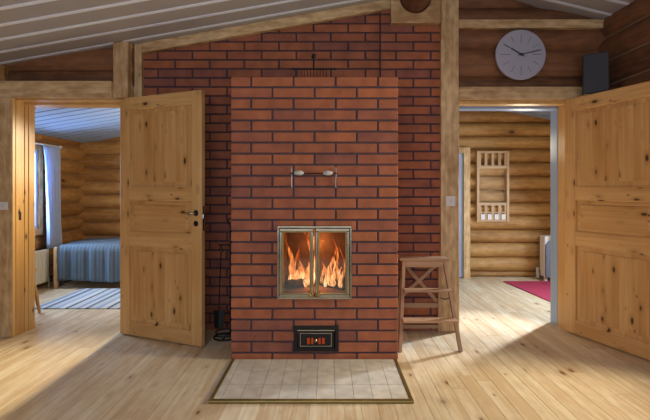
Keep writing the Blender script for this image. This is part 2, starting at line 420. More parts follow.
ceiling('ceiling', 'ceiling', -3.3, 1.17, -1.7, 3.74, zc(-3.3), zc(1.17), .207, 3.62)
ceiling('ceiling_right', 'ceiling', 1.17, 2.5, -1.7, 3.80, zc(1.17), zc(2.5), .207, 3.62)
ceiling('ceiling_bedroom', 'ceiling_daylit', -3.8, -.6, 3.96, 6.5, 1.90+.165*(-3.8+3.59), 1.90+.165*(-.6+3.59), .165, 6.4, 'groove')
ceiling('ceiling_side_room', 'ceiling_daylit', 1.0, 3.5, 3.95, 6.2, 2.413-.174*(1.0-1.83), 2.413-.174*(3.5-1.83), .22, 6.1, 'groove')

# ------------------------------------------------------------------ main room walls
mb = MB(); log_run(mb, 0, -3.4, -2.72, steps(0, 2.3, .12, .2), 3.66, 3.84, .03, seed=1)
struct(mb, 'wall_front_left', ['log_x', 'caulk'], smooth=True)
mb = MB(); log_run(mb, 0, -3.4, -1.66, [2.10, 2.235, 2.44, 2.60], 3.70, 3.84, .035, caulk=False, seed=2)
struct(mb, 'wall_above_left_door', ['darklog_x', 'caulk'], smooth=True)
mb = MB(); log_run(mb, 0, 1.10, 2.52, [2.06, 2.205, 2.444, 2.63, 2.80, 3.0], 3.78, 3.95, .045, caulk=False, seed=3)
struct(mb, 'wall_above_right_door', ['darklog_x', 'caulk'], smooth=True)
mb = MB(); log_run(mb, 0, 2.10, 2.52, steps(0, 2.06, .12, .21), 3.80, 3.95, .04, seed=4)
struct(mb, 'wall_front_right', ['darklog_x', 'caulk'], smooth=True)
rb = steps(0, 3.0, .06, .205)
mb = MB(); log_run(mb, 1, 2.72, 3.98, rb, 2.40, 2.60, .05, seed=5)
log_run(mb, 1, -1.8, 1.9, rb, 2.40, 2.60, .05, seed=6)
log_run(mb, 1, 1.9, 2.72, [0, .265, .47, .675, .88, 1.0], 2.40, 2.60, .05, seed=7)
log_run(mb, 1, 1.9, 2.72, [1.95, 2.11, 2.315, 2.52, 2.725, 3.0], 2.40, 2.60, .05, seed=8)
struct(mb, 'wall_right', ['darklog_y', 'caulk'], smooth=True)
mb = MB(); log_run(mb, 1, -1.8, 3.84, steps(0, 2.3, .2, .235), -3.3, -3.5, .05, seed=9)
struct(mb, 'wall_left', ['darklog_y', 'caulk'], smooth=True)
mb = MB(); log_run(mb, 0, -3.5, 2.6, steps(0, 3.05, .12, .235), -1.6, -1.8, .05, seed=10)
struct(mb, 'wall_rear', ['darklog_x', 'caulk'], smooth=True)

# brick wall behind the fireplace: left part and, a little proud of it, the flue breast on the right
bw = MB(); bw.mat = 1
bw.prism([(-1.613, 0), (.60, 0), (.60, 2.87), (-1.613, 2.48)], 1, 3.768, 3.95)
bw.box(.452, .98, 3.740, 3.95, 0, 2.94); bw.mat = 0
ztop = lambda X: 2.756+.177*X-.005
brick_rows(bw, 0, -1.613, .448, 0, 2.9, 3.755, .03, 0, phase=.024, zref=-.015, ztop=ztop)
brick_rows(bw, 0, .455, .98, 0, 2.93, 3.728, .03, 0, phase=.135, zref=.053)
struct(bw, 'wall_brick', ['brick', 'mortar'], bevel=.003, seg=1)

# ------------------------------------------------------------------ door frames and timber trim
struct(B(-2.72, -2.60, 3.56, 3.84, 0, 1.974), 'trim_1', 'post_z', bevel=.006)                # wide casing plank
j = MB(); j.box(-2.60, -2.597, 3.565, 3.60, 0, 1.974); j.box(-2.60, -2.594, 3.60, 3.70, 0, 1.97); j.box(-2.60, -2.590, 3.70, 3.745, 0, 1.97); j.box(-2.60, -2.585, 3.745, 3.82, 0, 1.97)
jl = struct(j, 'trim_2', 'jamb', bevel=.004)
hp = MB()
hp.box(-2.5945, -2.5915, 3.635, 3.660, .96, 1.03)
hp.build('strike_plate', 'iron', jl)
struct(B(-3.3, -1.79, 3.575, 3.80, 1.974, 2.118), 'trim_3', 'beam_x', bevel=.01)             # lintel, left opening
h = MB(); h.box(-2.6, -1.72, 3.62, 3.72, 1.962, 1.973); h.box(-2.6, -1.72, 3.72, 3.86, 1.945, 1.973)
struct(h, 'trim_4', 'jamb', bevel=.003)
struct(B(-1.79, -1.665, 3.60, 3.80, 1.98, 2.46), 'trim_5', 'post_z', bevel=.008)
struct(B(-1.755, -1.60, 3.715, 3.90, 0, 2.47), 'trim_6', 'post_z', bevel=.006)
struct(B(.965, 1.12, 3.70, 3.98, 0, 2.92), 'trim_7', 'post_z', bevel=.008)                    # post right of the bricks
struct(B(1.12, 2.52, 3.70, 3.93, 1.985, 2.100), 'trim_8', 'beam_x', bevel=.01)               # lintel, right opening
h = MB(); h.box(1.12, 2.06, 3.74, 3.86, 1.958, 1.984); h.box(1.12, 1.135, 3.74, 3.86, 0, 1.98)
struct(h, 'trim_9', 'jamb', bevel=.003)
h = MB(); h.box(2.05, 2.12, 3.745, 3.868, 0, 1.984); struct(h, 'trim_10', 'jamb', bevel=.004)
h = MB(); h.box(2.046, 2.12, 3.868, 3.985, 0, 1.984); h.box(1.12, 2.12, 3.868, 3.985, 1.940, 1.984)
struct(h, 'trim_11', 'daylit_paint', bevel=.003)                                              # pale rear rebate, blue daylight put into its colour
struct(B(1.12, 2.45, 3.70, 3.80, 2.600, 2.675), 'trim_12', 'beam_x', bevel=.006)             # cross beam above the clock
g = MB(); n_ = 12
g.add([(-1.598, 3.70, zc(-1.605)-.083), (.545, 3.70, zc(.545)-.083), (.545, 3.75, zc(.545)-.083), (-1.598, 3.75, zc(-1.605)-.083),
       (-1.598, 3.70, zc(-1.605)), (.545, 3.70, zc(.545)), (.545, 3.75, zc(.545)), (-1.598, 3.75, zc(-1.605))],
      [(0, 3, 2, 1), (4, 5, 6, 7), (0, 1, 5, 4), (1, 2, 6, 5), (2, 3, 7, 6), (3, 0, 4, 7)])
struct(g, 'trim_13', 'beam_x', bevel=.004)                                                   # verge board along the slope
# back side of the room dividers (seen only past the openings)
struct(B(-3.7, -2.72, 3.84, 3.86, 0, 2.1), 'wall_bedroom_front', 'beam_x')
struct(B(-1.60, -.5, 3.95, 3.99, 0, 2.5), 'wall_bedroom_front_right', 'beam_x')
struct(B(2.12, 3.5, 3.955, 3.995, 0, 2.4), 'wall_side_room_front', 'beam_x')

# purlin log and the sawn board it runs through
t = thing('purlin_log', 'round brown roof log end running through a square pale board above the bricks', 'log', (.74, 3.70, 2.842))
mb = MB(); mb.tube([(0, -i*.52, 0) for i in range(11)], [.125, .127, .124, .126, .128, .126, .125, .127, .126, .125, .126], 28)
mb.build('log', 'darklog_y', t, smooth=True)
t = thing('purlin_board', 'square pale pine board notched around the round roof log', 'board', (.743, 3.70, 2.628))
mb = MB(); out = []; n = 24  # notched outline around the log
o0 = [(-.21, .36), (-.21, 0), (.21, 0), (.21, .36)]
arc = [(-.003+.133*math.cos(a), .214+.133*math.sin(a)) for a in [PI*1.0*(-1)*k/n*1 - 0 for k in range(n+1)]]
pts = o0[:3]+[(.21, .214)]+arc+[(-.21, .214)]
mb.prism([(-.21, .214), (-.21, 0), (.21, 0), (.21, .214)]+arc[0:], 1, -.04, .026)
mb.build('board', 'beam_x', t, bevel=.002, seg=1)

# ------------------------------------------------------------------ bedroom and side room shells
mb = MB(); log_run(mb, 0, -3.85, -.6, steps(0, 2.5, .14, .2), 6.37, 6.6, .07, seed=11)
struct(mb, 'wall_bedroom_back', ['log_x', 'caulk'], smooth=True)
bl = steps(0, 2.1, .04, .2)
mb = MB(); log_run(mb, 1, 5.40, 6.42, bl, -3.64, -3.85, .07, seed=12)
log_run(mb, 1, 3.8, 4.50, bl, -3.64, -3.85, .07, seed=13)
log_run(mb, 1, 4.5, 5.40, [0, .24, .44, .66], -3.64, -3.85, .07, seed=14)
log_run(mb, 1, 4.5, 5.40, [1.78, 1.96, 2.1], -3.64, -3.85, .07, seed=15)
struct(mb, 'wall_bedroom_left', ['log_y', 'caulk'], smooth=True)
mb = MB(); log_run(mb, 1, 3.9, 6.5, steps(0, 2.5, .14, .2), -.75, -.6, .05, seed=16)
struct(mb, 'wall_bedroom_right', ['log_y', 'caulk'], smooth=True)
sb = [0, .075, .27, .475, .66, .855, 1.035, 1.215, 1.41, 1.60, 1.79, 1.97, 2.16, 2.36, 2.6]
mb = MB(); log_run(mb, 0, .9, 3.5, sb, 6.07, 6.3, .07, caulk=False, seed=17)
struct(mb, 'wall_side_room_back', ['log_x', 'caulk'], smooth=True)
sr = steps(0, 2.5, .14, .2)
mb = MB(); log_run(mb, 1, 5.1, 6.2, sr, 3.30, 3.5, .05, seed=18); log_run(mb, 1, 3.95, 4.25, sr, 3.30, 3.5, .05, seed=19)
log_run(mb, 1, 4.25, 5.1, [0, .14, .34, .54, .75], 3.30, 3.5, .05, seed=20); log_run(mb, 1, 4.25, 5.1, [1.75, 1.94, 2.14, 2.5], 3.30, 3.5, .05, seed=21)
struct(mb, 'wall_side_room_right', ['log_y', 'caulk'], smooth=True)
mb = MB(); log_run(mb, 1, 3.98, 6.2, steps(0, 2.7, .14, .2), 1.06, .9, .04, seed=22)
struct(mb, 'wall_side_room_left', ['log_y', 'caulk'], smooth=True)

# bedroom window
wd = MB()
for a in ((4.50, 4.56, .66, 1.78), (5.32, 5.40, .66, 1.78), (4.56, 5.32, .66, .74), (4.56, 5.32, 1.70, 1.78), (4.92, 4.97, .74, 1.70)):
    wd.box(-3.67, -3.55, *a)
wn = struct(wd, 'window_1', 'post_z', bevel=.006)
sash = MB()
for y0, y1 in ((4.56, 4.92), (4.97, 5.32)):
    sash.box(-3.61, -3.57, y0, y0+.04, .74, 1.70); sash.box(-3.61, -3.57, y1-.04, y1, .74, 1.70)
    sash.box(-3.61, -3.57, y0+.04, y1-.04, .74, .78); sash.box(-3.61, -3.57, y0+.04, y1-.04, 1.66, 1.70)
so = sash.build('sash', 'daylit_paint', wn)
B(-3.595, -3.589, 4.6, 5.28, .78, 1.66).build('pane', 'glass', wn)
# side room door on its far wall
d = MB(); d.box(1.86, 1.95, 5.93, 6.02, 0, 1.80); d.box(1.1, 1.86, 5.93, 6.02, 1.72, 1.80)
struct(d, 'trim_14', 'post_z', bevel=.006)
d = B(1.1, 1.86, 5.96, 6.0, .01, 1.72); struct(d, 'door_3', 'daylit_paint', bevel=.004)

# ------------------------------------------------------------------ panelled doors
def panel_door(name, label, loc, ang, w_, front):
    """leaf from the hinge along local +x; front = sign of the local y side that faces the viewer"""
    t = thing(name, label, 'door', loc, ang, None)
    th = .042; H = 1.985; z0 = .008; s = .098
    y0, y1 = -th/2, th/2
    B(0, s, y0, y1, z0, H).build('stile', 'door_z', t, bevel=.004)
    B(w_-s, w_, y0, y1, z0, H).build('stile', 'door_z', t, bevel=.004)
    rails = [(z0, .115), (.755, .865), (1.135, 1.235), (1.885, H)]
    for a, b in rails: B(s, w_-s, y0, y1, a, b).build('rail', 'door_x', t, bevel=.004)
    for (a, b), mid in (((.115, .755), 0), ((.865, 1.135), 1), ((1.235, 1.885), 0)):
        p = MB(); x0, x1 = s, w_-s
        # moulding frame round the panel, then the raised field
        if mid:
            p.box(x0, x1, -.008, .008, a, b)
            p.box(x0+.045, x1-.045, -.017, .017, a+.04, b-.04)
            pm = 'door_x'
        else:
            n = 5; bwid = (x1-x0-.09)/n
            p.box(x0, x1, -.008, .008, a, b)
            for i in range(n): p.box(x0+.045+i*bwid, x0+.045+(i+1)*bwid-.0004, -.017, .017, a+.045, b-.045)
            pm = 'door_z'
        q = p.build('panel', pm, t, bevel=.007 if mid else 0, seg=1)
        f = MB()
        for sy in (-1, 1):
            for (u0, v0, u1, v1) in ((x0, a, x1, a), (x1, a, x1, b), (x1, b, x0, b), (x0, b, x0, a)):
                f.tube([(u0, sy*.010, v0), (u1, sy*.010, v1)], .010, 8)
        f.build('moulding', pm, t, smooth=True)
    hg = MB()
    for z in (.22, 1.70): hg.tube([(-.006, -front*.024, z), (-.006, -front*.024, z+.10)], .007, 10)
    hg.build('hinge', 'steel', t, smooth=True)
    hx = w_-.052
    for sy in (-1, 1):
        y = sy*th/2
        r = MB(); r.lathe([(.023, 0), (.024, sy*.003), (.02, sy*.006), (.012, sy*.007)], (hx, y, 1.035), 1, 20)
        ro = r.build('handle_rose', 'iron', t, smooth=True)
        k = MB(); k.tube([(hx, y, 1.035), (hx, y+sy*.04, 1.035), (hx-.012, y+sy*.05, 1.035), (hx-.062, y+sy*.05, 1.035)], [.008, .008, .0085, .007], 10)
        k.build('handle', 'steel', t, smooth=True)
        r = MB(); r.lathe([(.021, 0), (.022, sy*.003), (.018, sy*.005)], (hx, y, .955), 1, 20)
        kr = r.build('keyhole_rose', 'iron', t, smooth=True)
    lt = MB(); lt.box(w_-.001, w_+.0025, -.010, .010, .90, 1.09); lt.box(w_+.0025, w_+.011, -.006, .006, .995, 1.025)
    lt.build('latch', 'chrome', t)
    return t
aL = math.atan2(3.348-3.676, -.959+1.76)
doorL = panel_door('panel_door', 'open pine panel door in front of the brick wall, left of the fireplace', (-1.742, 3.662, 0), aL, .842, -1)
aR = math.atan2(-.94, .341)
doorR = panel_door('panel_door', 'open pine panel door at the right edge, swung against the side wall below the speaker', (2.052, 3.722, 0), aR, .84, -1)

# ------------------------------------------------------------------ fireplace
fp = thing('fireplace', 'red brick fireplace with glass doors and small ash door in the middle', 'fireplace', (-.0965, 3.092, 0))
ox, oy = -.0965, 3.092
HO = (-.350, .158, .450, .955); AO = (-.240, .072, .066, .243)   # fire opening and ash opening (x0,x1,z0,z1)
def loc(mb): mb.T = Matrix.Translation((-ox, -oy, 0)); return mb
c = loc(MB()); X0, X1, Y0, Y1, ZT = -.693, .500, 3.092, 3.725, 2.021; e = .007
c.mat = 1
zc0, zc1 = .02, 2.015
c.box(X0+e, X1-e, Y0+e, Y1, zc1-.02, zc1)          # cap
c.box(X0+e, HO[0], Y0+e, Y1, .001, 1.995); c.box(HO[1], X1-e, Y0+e, Y1, .001, 1.995)
c.box(HO[0], HO[1], Y0+e, Y1, HO[3], 1.995); c.box(HO[0], HO[1], Y0+.44, Y1, .001, HO[3])
c.box(HO[0], HO[1], Y0+e, Y0+.44, AO[3], HO[2]); c.box(HO[0], AO[0], Y0+e, Y0+.44, .001, AO[3])
c.box(AO[1], HO[1], Y0+e, Y0+.44, .001, AO[3]); c.box(AO[0], AO[1], Y0+e, Y0+.44, .001, AO[2])
c.mat = 0
P = .0791; zr = 2.021-26*P-.0
holes = [(HO[0]-.002, HO[1]+.002, HO[2]-.002, HO[3]+.002), (AO[0], AO[1], AO[2], AO[3])]
L4 = (X1-X0+.014)/4
i = 0
while True:
    b1 = 2.021-i*P; b0 = max(.002, b1-P+.014)
    if b1 < .02: break
    full = (i % 2 == 1)
    xs = [X0-.007+k*L4 for k in range(5)] if full else [X0-.007, X0-.007+L4/2]+[X0-.007+L4*(k+.5) for k in range(1, 4)]+[X1+.007]
    if i in (9,):   # the course with the damper knobs: cut bricks
        xs = sorted(xs+[X0-.007+L4*1.5, X0-.007+L4*2.5])
    for k in range(len(xs)-1):
        p = (max(X0, xs[k]+.007), min(X1, xs[k+1]-.007)); dep = .03
        if k in (0, len(xs)-2): dep = .11 if full else .29
        pieces = [(p[0], p[1], b0, b1)]
        for hh in holes:
            nn = []
            for q in pieces:
                if q[0] < hh[1] and q[1] > hh[0] and q[2] < hh[3] and q[3] > hh[2]:
                    if q[0] < hh[0]-.01: nn.append((q[0], hh[0], q[2], q[3]))
                    if q[1] > hh[1]+.01: nn.append((hh[1], q[1], q[2], q[3]))
                    if q[2] < hh[2]-.008: nn.append((max(q[0], hh[0]), min(q[1], hh[1]), q[2], hh[2]))
                    if q[3] > hh[3]+.008: nn.append((max(q[0], hh[0]), min(q[1], hh[1]), hh[3], q[3]))
                else: nn.append(q)
            pieces = nn
        for q in pieces:
            jj = random.uniform(-.0015, .0015)
            c.box(q[0], q[1], Y0+jj, Y0+(.03 if q != (p[0], p[1], b0, b1) else .03), q[2], q[3])
    # side courses
    for sx, fx in ((-1, X0), (1, X1)):
        y = Y0+(.11 if full else .29)-.26
        a, b = (fx, fx+.03) if sx < 0 else (fx-.03, fx)
        c.box(a, b, Y0+.0305, Y0+(.10 if full else .28), b0, b1); y = Y0+(.114 if full else .294)
        while y < Y1-.02:
            c.box(a, b, y, min(Y1, y+.286), b0, b1); y += .3
    i += 1
c.build('brickwork', ['brick', 'mortar'], fp, bevel=.003, seg=1)
l = loc(MB())   # firebox lining: floor, back, sides
l.box(HO[0], HO[0]+.02, Y0+.03, Y0+.43, HO[2], HO[3]); l.box(HO[1]-.02, HO[1], Y0+.03, Y0+.43, HO[2], HO[3])
l.box(HO[0], HO[1], Y0+.41, Y0+.435, HO[2], HO[3]); l.box(HO[0], HO[1], Y0+.03, Y0+.43, HO[2], HO[2]+.02)
l.box(HO[0], HO[1], Y0+.03, Y0+.43, HO[3]-.02, HO[3])
l.build('firebox_lining', 'soot', fp)
# outer frame round both glass doors
fr = loc(MB()); a0, a1, z0, z1 = -.362, .170, .436, .958
for b in ((a0, a1, z1-.014, z1), (a0, a1, z0, z0+.014), (a0, a0+.014, z0+.014, z1-.014), (a1-.014, a1, z0+.014, z1-.014)):
    fr.box(b[0], b[1], Y0-.014, Y0+.03, b[2], b[3])
fr.build('door_frame', 'steel', fp, bevel=.003)
for s in (0, 1):
    xa, xb = (-.346, -.101) if s == 0 else (-.091, .154)
    za, zb = .452, .942; g = .022
    dr = loc(MB())
    for b in ((xa, xb, za, za+g), (xa, xb, zb-g, zb), (xa, xa+g, za+g, zb-g), (xb-g, xb, za+g, zb-g)):
        dr.box(b[0], b[1], Y0-.024, Y0-.002, b[2], b[3])
    d = dr.build('fire_door', 'steel', fp, bevel=.005)
    br = loc(MB())
    for b in ((xa+g, xb-g, za+g, za+g+.006), (xa+g, xb-g, zb-g-.006, zb-g), (xa+g, xa+g+.006, za+g+.006, zb-g-.006), (xb-g-.006, xb-g, za+g+.006, zb-g-.006)):
        br.box(b[0], b[1], Y0-.018, Y0-.006, b[2], b[3])
    br.build('glass_trim', 'brass', d)
    gl = loc(MB()); gl.box(xa+g, xb-g, Y0-.012, Y0-.008, za+g, zb-g); gl.build('glass', 'fire_glass', d)
    kx = xb-.014 if s == 0 else xa+.014
    kn = loc(MB()); kn.tube([(kx, Y0-.024, .470), (kx, Y0-.052, .470)], [.006, .006], 10)
    sx = -1 if s == 0 else 1
    kn.tube([(kx+sx*.0, Y0-.050, .462), (kx+sx*.012, Y0-.054, .474), (kx+sx*.026, Y0-.052, .490)], [.009, .010, .007], 10)
    kn.build('handle', 'brass', d, smooth=True)
# ash door
A = loc(MB())
for b in ((AO[0]-.004, AO[1]+.004, AO[3]-.024, AO[3]+.002), (AO[0]-.004, AO[1]+.004, AO[2]-.002, AO[2]+.02), (AO[0]-.004, AO[0]+.022, AO[2]+.02, AO[3]-.024), (AO[1]-.022, AO[1]+.004, AO[2]+.02, AO[3]-.024)):
    A.box(b[0], b[1], Y0-.012, Y0+.03, b[2], b[3])
af = A.build('ash_door_frame', 'iron', fp, bevel=.003)
xa, xb, za, zb = AO[0]+.026, AO[1]-.030, AO[2]+.024, AO[3]-.030
cx = (xa+xb)/2; cz = (za+zb)/2-.003
A = loc(MB()); A.box(xa, xb, Y0-.018, Y0-.004, .163, zb); A.box(xa, xb, Y0-.018, Y0-.004, za, .116)
xs = [xa, cx-.062, cx-.044, cx-.034, cx-.018, cx+.018, cx+.034, cx+.044, cx+.062, xb]
for q in range(0, len(xs), 2): A.box(xs[q], xs[q+1], Y0-.018, Y0-.004, .116, .163)
ad = A.build('ash_door', 'iron', fp, bevel=.002)
A = loc(MB())
for bb in ((xa+.016, xb-.016, zb-.018, zb-.014), (xa+.016, xb-.016, za+.014, za+.018), (xa+.016, xa+.02, za+.018, zb-.018), (xb-.02, xb-.016, za+.018, zb-.018)):
    A.box(bb[0], bb[1], Y0-.021, Y0-.017, bb[2], bb[3])
A.box(xa-.006, xb+.004, Y0-.02, Y0-.008, zb+.001, zb+.008)
A.build('raised_border', 'steel', ad)
A = loc(MB()); A.lathe([(.012, 0), (.012, -.01), (.006, -.016), (.009, -.024), (.004, -.028)], (cx, Y0-.018, cz), 1, 16)
A.build('air_knob', 'steel', ad, smooth=True)
A = loc(MB()); A.box(xa, xb, Y0+.035, Y0+.05, za+.01, zb-.01); A.build('ember_bed', 'ember', fp)
# damper knobs with their rod and guide wires
A = loc(MB()); A.tube([(-.268, Y0-.022, 1.332), (.066, Y0-.022, 1.332)], .004, 8)
for x in (-.245, .045): A.tube([(x, Y0+.005, 1.332), (x, Y0-.024, 1.332)], .005, 8)
rod = A.build('damper_rod', 'iron', fp, smooth=True)
for x, m in ((-.206, 'ceramic'), (-.001, 'ceramic')):
    A = loc(MB()); A.lathe([(.003, -.036), (.012, -.03), (.017, -.012), (.018, .008), (.013, .026), (.004, .034)], (x, Y0-.024, 1.335), 0, 16)
    o = A.build('damper_knob', m, fp, smooth=True)
for x in (-.259, .056):
    A = loc(MB()); A.tube([(x, Y0-.004, 1.375), (x+.002, Y0-.008, 1.33), (x-.002, Y0-.004, 1.26), (x+.001, Y0-.003, 1.232)], .0028, 6)
    A.build('guide_wire', 'ceramic', fp, smooth=True)

# fire: logs and flames
for q, (x0, y0, x1, y1, z, r) in enumerate(((-.32, 3.44, .12, 3.45, .506, .035), (-.31, 3.235, -.115, 3.375, .505, .034), (-.055, 3.375, .11, 3.235, .504, .033))):
    o = thing('firewood_log', ['charred firewood log at the back of the burning fire', 'charred firewood log lying crosswise on the left of the fire', 'charred firewood log lying crosswise on the right of the fire'][q], 'log', (x0, y0, z-r if q else z-r), 0, 'firewood in the fire')
    mb = MB(); dx, dy = x1-x0, y1-y0
    mb.tube([(dx*t_/6, dy*t_/6, r+.004*math.sin(t_*2.1)) for t_ in range(7)], [r*.9, r, r*1.05, r*.97, r, r*1.02, r*.9], 12)
    mb.build('bark', 'char', o, smooth=True)
def tongue(mb, x, y, z, h, r, ph):
    n = 12; pts = []; rr = []
    for i in range(n+1):
        t_ = i/n
        pts.append((x+.030*h/.3*math.sin(ph+t_*5)*t_**.8, y+.012*math.cos(ph*1.7+t_*4)*t_, z+h*t_))
        rr.append(max(.0006, r*(math.sin(PI*min(1, .16+t_*.84))**.8)*(1-.55*t_)*(1+.18*math.sin(ph*3+t_*14))))
    mb.tube(pts, rr, 10)
fm = MB(); rnd = random.Random(5)
fx0, fy0, fz0 = -.10, 3.27, .475
L_ = [(-.29, .40, .021), (-.275, .20, .022), (-.25, .30, .020), (-.225, .15, .026), (-.20, .24, .020), (-.185, .12, .026), (-.16, .20, .022), (-.145, .42, .024), (-.13, .14, .024), (-.24, .12, .03),
      (-.045, .16, .016), (-.02, .20, .02), (.01, .16, .024), (.03, .30, .022), (.05, .36, .018), (.065, .22, .022), (.09, .15, .022), (.04, .12, .03), (.105, .30, .013), (-.115, .44, .022)]
for q, (x, h, r) in enumerate(L_):
    tongue(fm, x-fx0, rnd.uniform(-.07, .08), .02, h, r, q*1.7)
fo = fm.build('flames', 'flame', None, smooth=True); fo.location = (fx0, fy0, fz0)
tag(fo, 'orange flames burning behind the glass doors of the brick fireplace', 'fire', kind='stuff')

# stand on top of the fireplace
t = thing('iron_stand', 'black iron stand with ball-topped rod on top of the fireplace', 'stand', (-.112, 3.42, 2.021))
mb = MB(); mb.box(-.175, .175, -.012, .012, .145, .155)
mb.build('top_bar', 'black', t, bevel=.002)
for x in (-.135, .135):
    MB().box(x-.007, x+.007, -.007, .007, .008, .145).build('leg', 'black', t)
    MB().box(x-.008, x+.008, -.07, .07, 0, .009).build('foot', 'black', t)
mb = MB()
for i_ in range(9): mb.tube([(-.10+.025*i_, 0, .03), (-.10+.025*i_, 0, .143)], .0025, 6)
mb.build('grille', 'iron', t)
MB().tube([(0, 0, .155), (0, 0, .235)], .005, 8).build('rod', 'black', t, smooth=True)
MB().lathe([(.002, -.020), (.014, -.015), (.020, 0), (.014, .015), (.002, .020)], (0, 0, .250), 2, 16).build('ball', 'black', t, smooth=True)

# ------------------------------------------------------------------ hearth slab
h = thing('hearth_slab', 'beige tiled hearth plate with brass edging on the floor before the fireplace', 'hearth', (-.0965, 2.774, 0))
hx0, hx1, hy0, hy1 = -.585, .585, -.318, .300
mb = MB(); mb.mat = 1; mb.box(hx0+.02, hx1-.02, hy0+.02, hy1, .0005, .0095); mb.mat = 0
px_ = .1095
for a in range(-6, 6):
    for b in range(4):
        x0 = max(hx0+.022, a*px_+.03); x1 = min(hx1-.022, (a+1)*px_+.03-.0025)
        y1 = hy1-b*.2; y0 = max(hy0+.022, y1-.2+.0025)
        if x1-x0 > .01 and y1-y0 > .01: mb.box(x0, x1, y0, y1-.0005, .009, .0125)
mb.build('tiles', ['tile', 'grout'], h)
mb = MB()
mb.box(hx0, hx1, hy0, hy0+.03, .0005, .017); mb.box(hx0, hx0+.022, hy0+.03, hy1, .0005, .017); mb.box(hx1-.022, hx1, hy0+.03, hy1, .0005, .017)
mb.build('edging', 'brass', h, bevel=.003)

# ------------------------------------------------------------------ step stool
t = thing('step_stool', 'small wooden folding step stool between the brick fireplace and the right doorway', 'stool', (.768, 3.40, 0))
w2b, w2t = .232, .165
def leg(x0, y0, x1, y1, zt, a=.030, b=.020): 
    return MB().bar((x0, y0, 0), (x1, y1, zt), b, a, up=(0, 1, 0))
for s in (-1, 1): leg(s*.228, -.150, s*.163, .06, .645, .034, .026).build('leg', 'stool_z', t, bevel=.002)
for s in (-1, 1): leg(s*.180, .285, s*.152, .165, .640, .026, .026).build('leg', 'stool_z', t, bevel=.002)
B(-.200, .196, .035, .165, .650, .670).build('top', 'stool_x', t, bevel=.004)
B(-.150, .150, .040, .060, .600, .648).build('top_rail', 'stool_x', t, bevel=.002)
B(-.184, .184, -.095, -.01, .432, .448).build('step', 'stool_x', t, bevel=.003)
B(-.206, .206, -.165, -.075, .218, .236).build('step', 'stool_x', t, bevel=.003)
br = MB(); br.bar((-.148, .180, .61), (.152, .250, .275), .028, .010, up=(0, 1, 0)); br.build('brace', 'stool_x', t)
br = MB(); br.bar((.148, .192, .61), (-.152, .255, .31), .028, .010, up=(0, 1, 0)); br.build('brace', 'stool_x', t)
B(-.163, .163, .238, .256, .225, .265).build('rear_rail', 'stool_x', t, bevel=.002)
B(-.168, .168, .268, .286, .04, .072).build('rear_rail', 'stool_x', t, bevel=.002)
MB().tube([(.188, .02, .36), (.180, .10, .33), (.170, .235, .31)], .004, 6).build('stay', 'iron', t)

# ------------------------------------------------------------------ poker stand
t = thing('fire_tool_stand', 'black iron fire tool stand in the dark corner left of the fireplace', 'stand', (-.845, 3.56, 0))
mb = MB(); mb.tube([(.09*math.cos(PI*k/16), .09*math.sin(PI*k/16), .008) for k in range(33)], .007, 8)
mb.tube([(-.09, 0, .008), (.09, 0, .008)], .006, 8); mb.tube([(0, -.09, .008), (0, .09, .008)], .006, 8); mb.build('base', 'black', t, smooth=True)
MB().tube([(.075*math.cos(PI*k/16), .075*math.sin(PI*k/16), .05) for k in range(33)], .005, 8).build('tray_ring', 'black', t, smooth=True)
MB().tube([(.045, 0, .01), (.045, 0, .88), (.045, 0, .93)], [.010, .009, .007], 10).build('pole', 'black', t, smooth=True)
mb = MB(); mb.tube([(.045+.02*math.sin(a), 0, .955+.03*math.cos(a)) for a in [PI*2*k/12 for k in range(13)]], .005, 6); mb.build('ring', 'black', t, smooth=True)
MB().tube([(-.05, -.01, .765), (.10, -.01, .765)], .006, 8).build('hook_bar', 'black', t, smooth=True)
def tool(name, label, x, kind):
    o = thing(name, label, 'fire tool', (-.845+x, 3.535, 0), 0)
    mb = MB(); mb.tube([(0, -.002, .76), (-.016, -.002, .715), (0, -.002, .70), (.016, -.002, .715), (0, -.002, .76)], .004, 6); mb.build('loop', 'black', o, smooth=True)
    MB().tube([(0, -.002, .70), (-.012, -.004, .40), (-.016, -.006, .22)], .005, 8).build('shaft', 'black', o, smooth=True)
    if kind == 's':
        mb = MB(); mb.grid(lambda u, v: (-.016+(u-.5)*.09*(1-.2*v), -.006+.012*abs(u-.5)*2-.01*v, .23-.14*v), 6, 4); mb.build('blade', 'iron', o, solid=.003)
    else:
        mb = MB(); mb.tube([(-.016, -.006, .23), (-.016, -.006, .17), (.01, -.02, .16)], .005, 8); mb.build('hook', 'iron', o, smooth=True)
tool('ash_shovel', 'black ash shovel hanging on the fire tool stand', -.028, 's')
tool('fire_poker', 'thin black poker hanging on the fire tool stand beside the pole', .085, 'p')

# ------------------------------------------------------------------ clock
t = thing('wall_clock', 'round pale grey wall clock on the dark logs above the right doorway', 'clock', (1.633, 3.662, 2.360))
MB().lathe([(.205, .026), (.212, .022), (.212, .004), (.207, 0), (.203, 0)], (0, 0, 0), 1, 64).build('case', 'clock', t, smooth=True)
for k in range(12):
    mk = MB()
    a = 2*PI*k/12; r0, r1 = (.095, .175) if k % 3 == 0 else (.115, .17)
    mk.bar((math.sin(a)*r0, -.001, math.cos(a)*r0), (math.sin(a)*r1, -.001, math.cos(a)*r1), .0024, .002, up=(0, 1, 0))
    mk.build('hour_mark', 'ink', t)
def hand(nm, deg, r0, r1, wid, y):
    a = math.radians(deg)
    MB().bar((math.sin(a)*r0, y, math.cos(a)*r0), (math.sin(a)*r1, y, math.cos(a)*r1), wid, .002, up=(0, 1, 0)).build(nm, 'ink', t)
hand('hour_hand', 301, -.025, .10, .010, -.005); hand('minute_hand', 77, -.03, .172, .0065, -.008); hand('second_hand', 300, -.04, .175, .0018, -.011)
MB().lathe([(.010, -.013), (.010, 0)], (0, 0, 0), 1, 16).build('hub', 'ink', t)
MB().box(-.02, .02, .026, .10, .10, .13).build('hanger', 'iron', t)

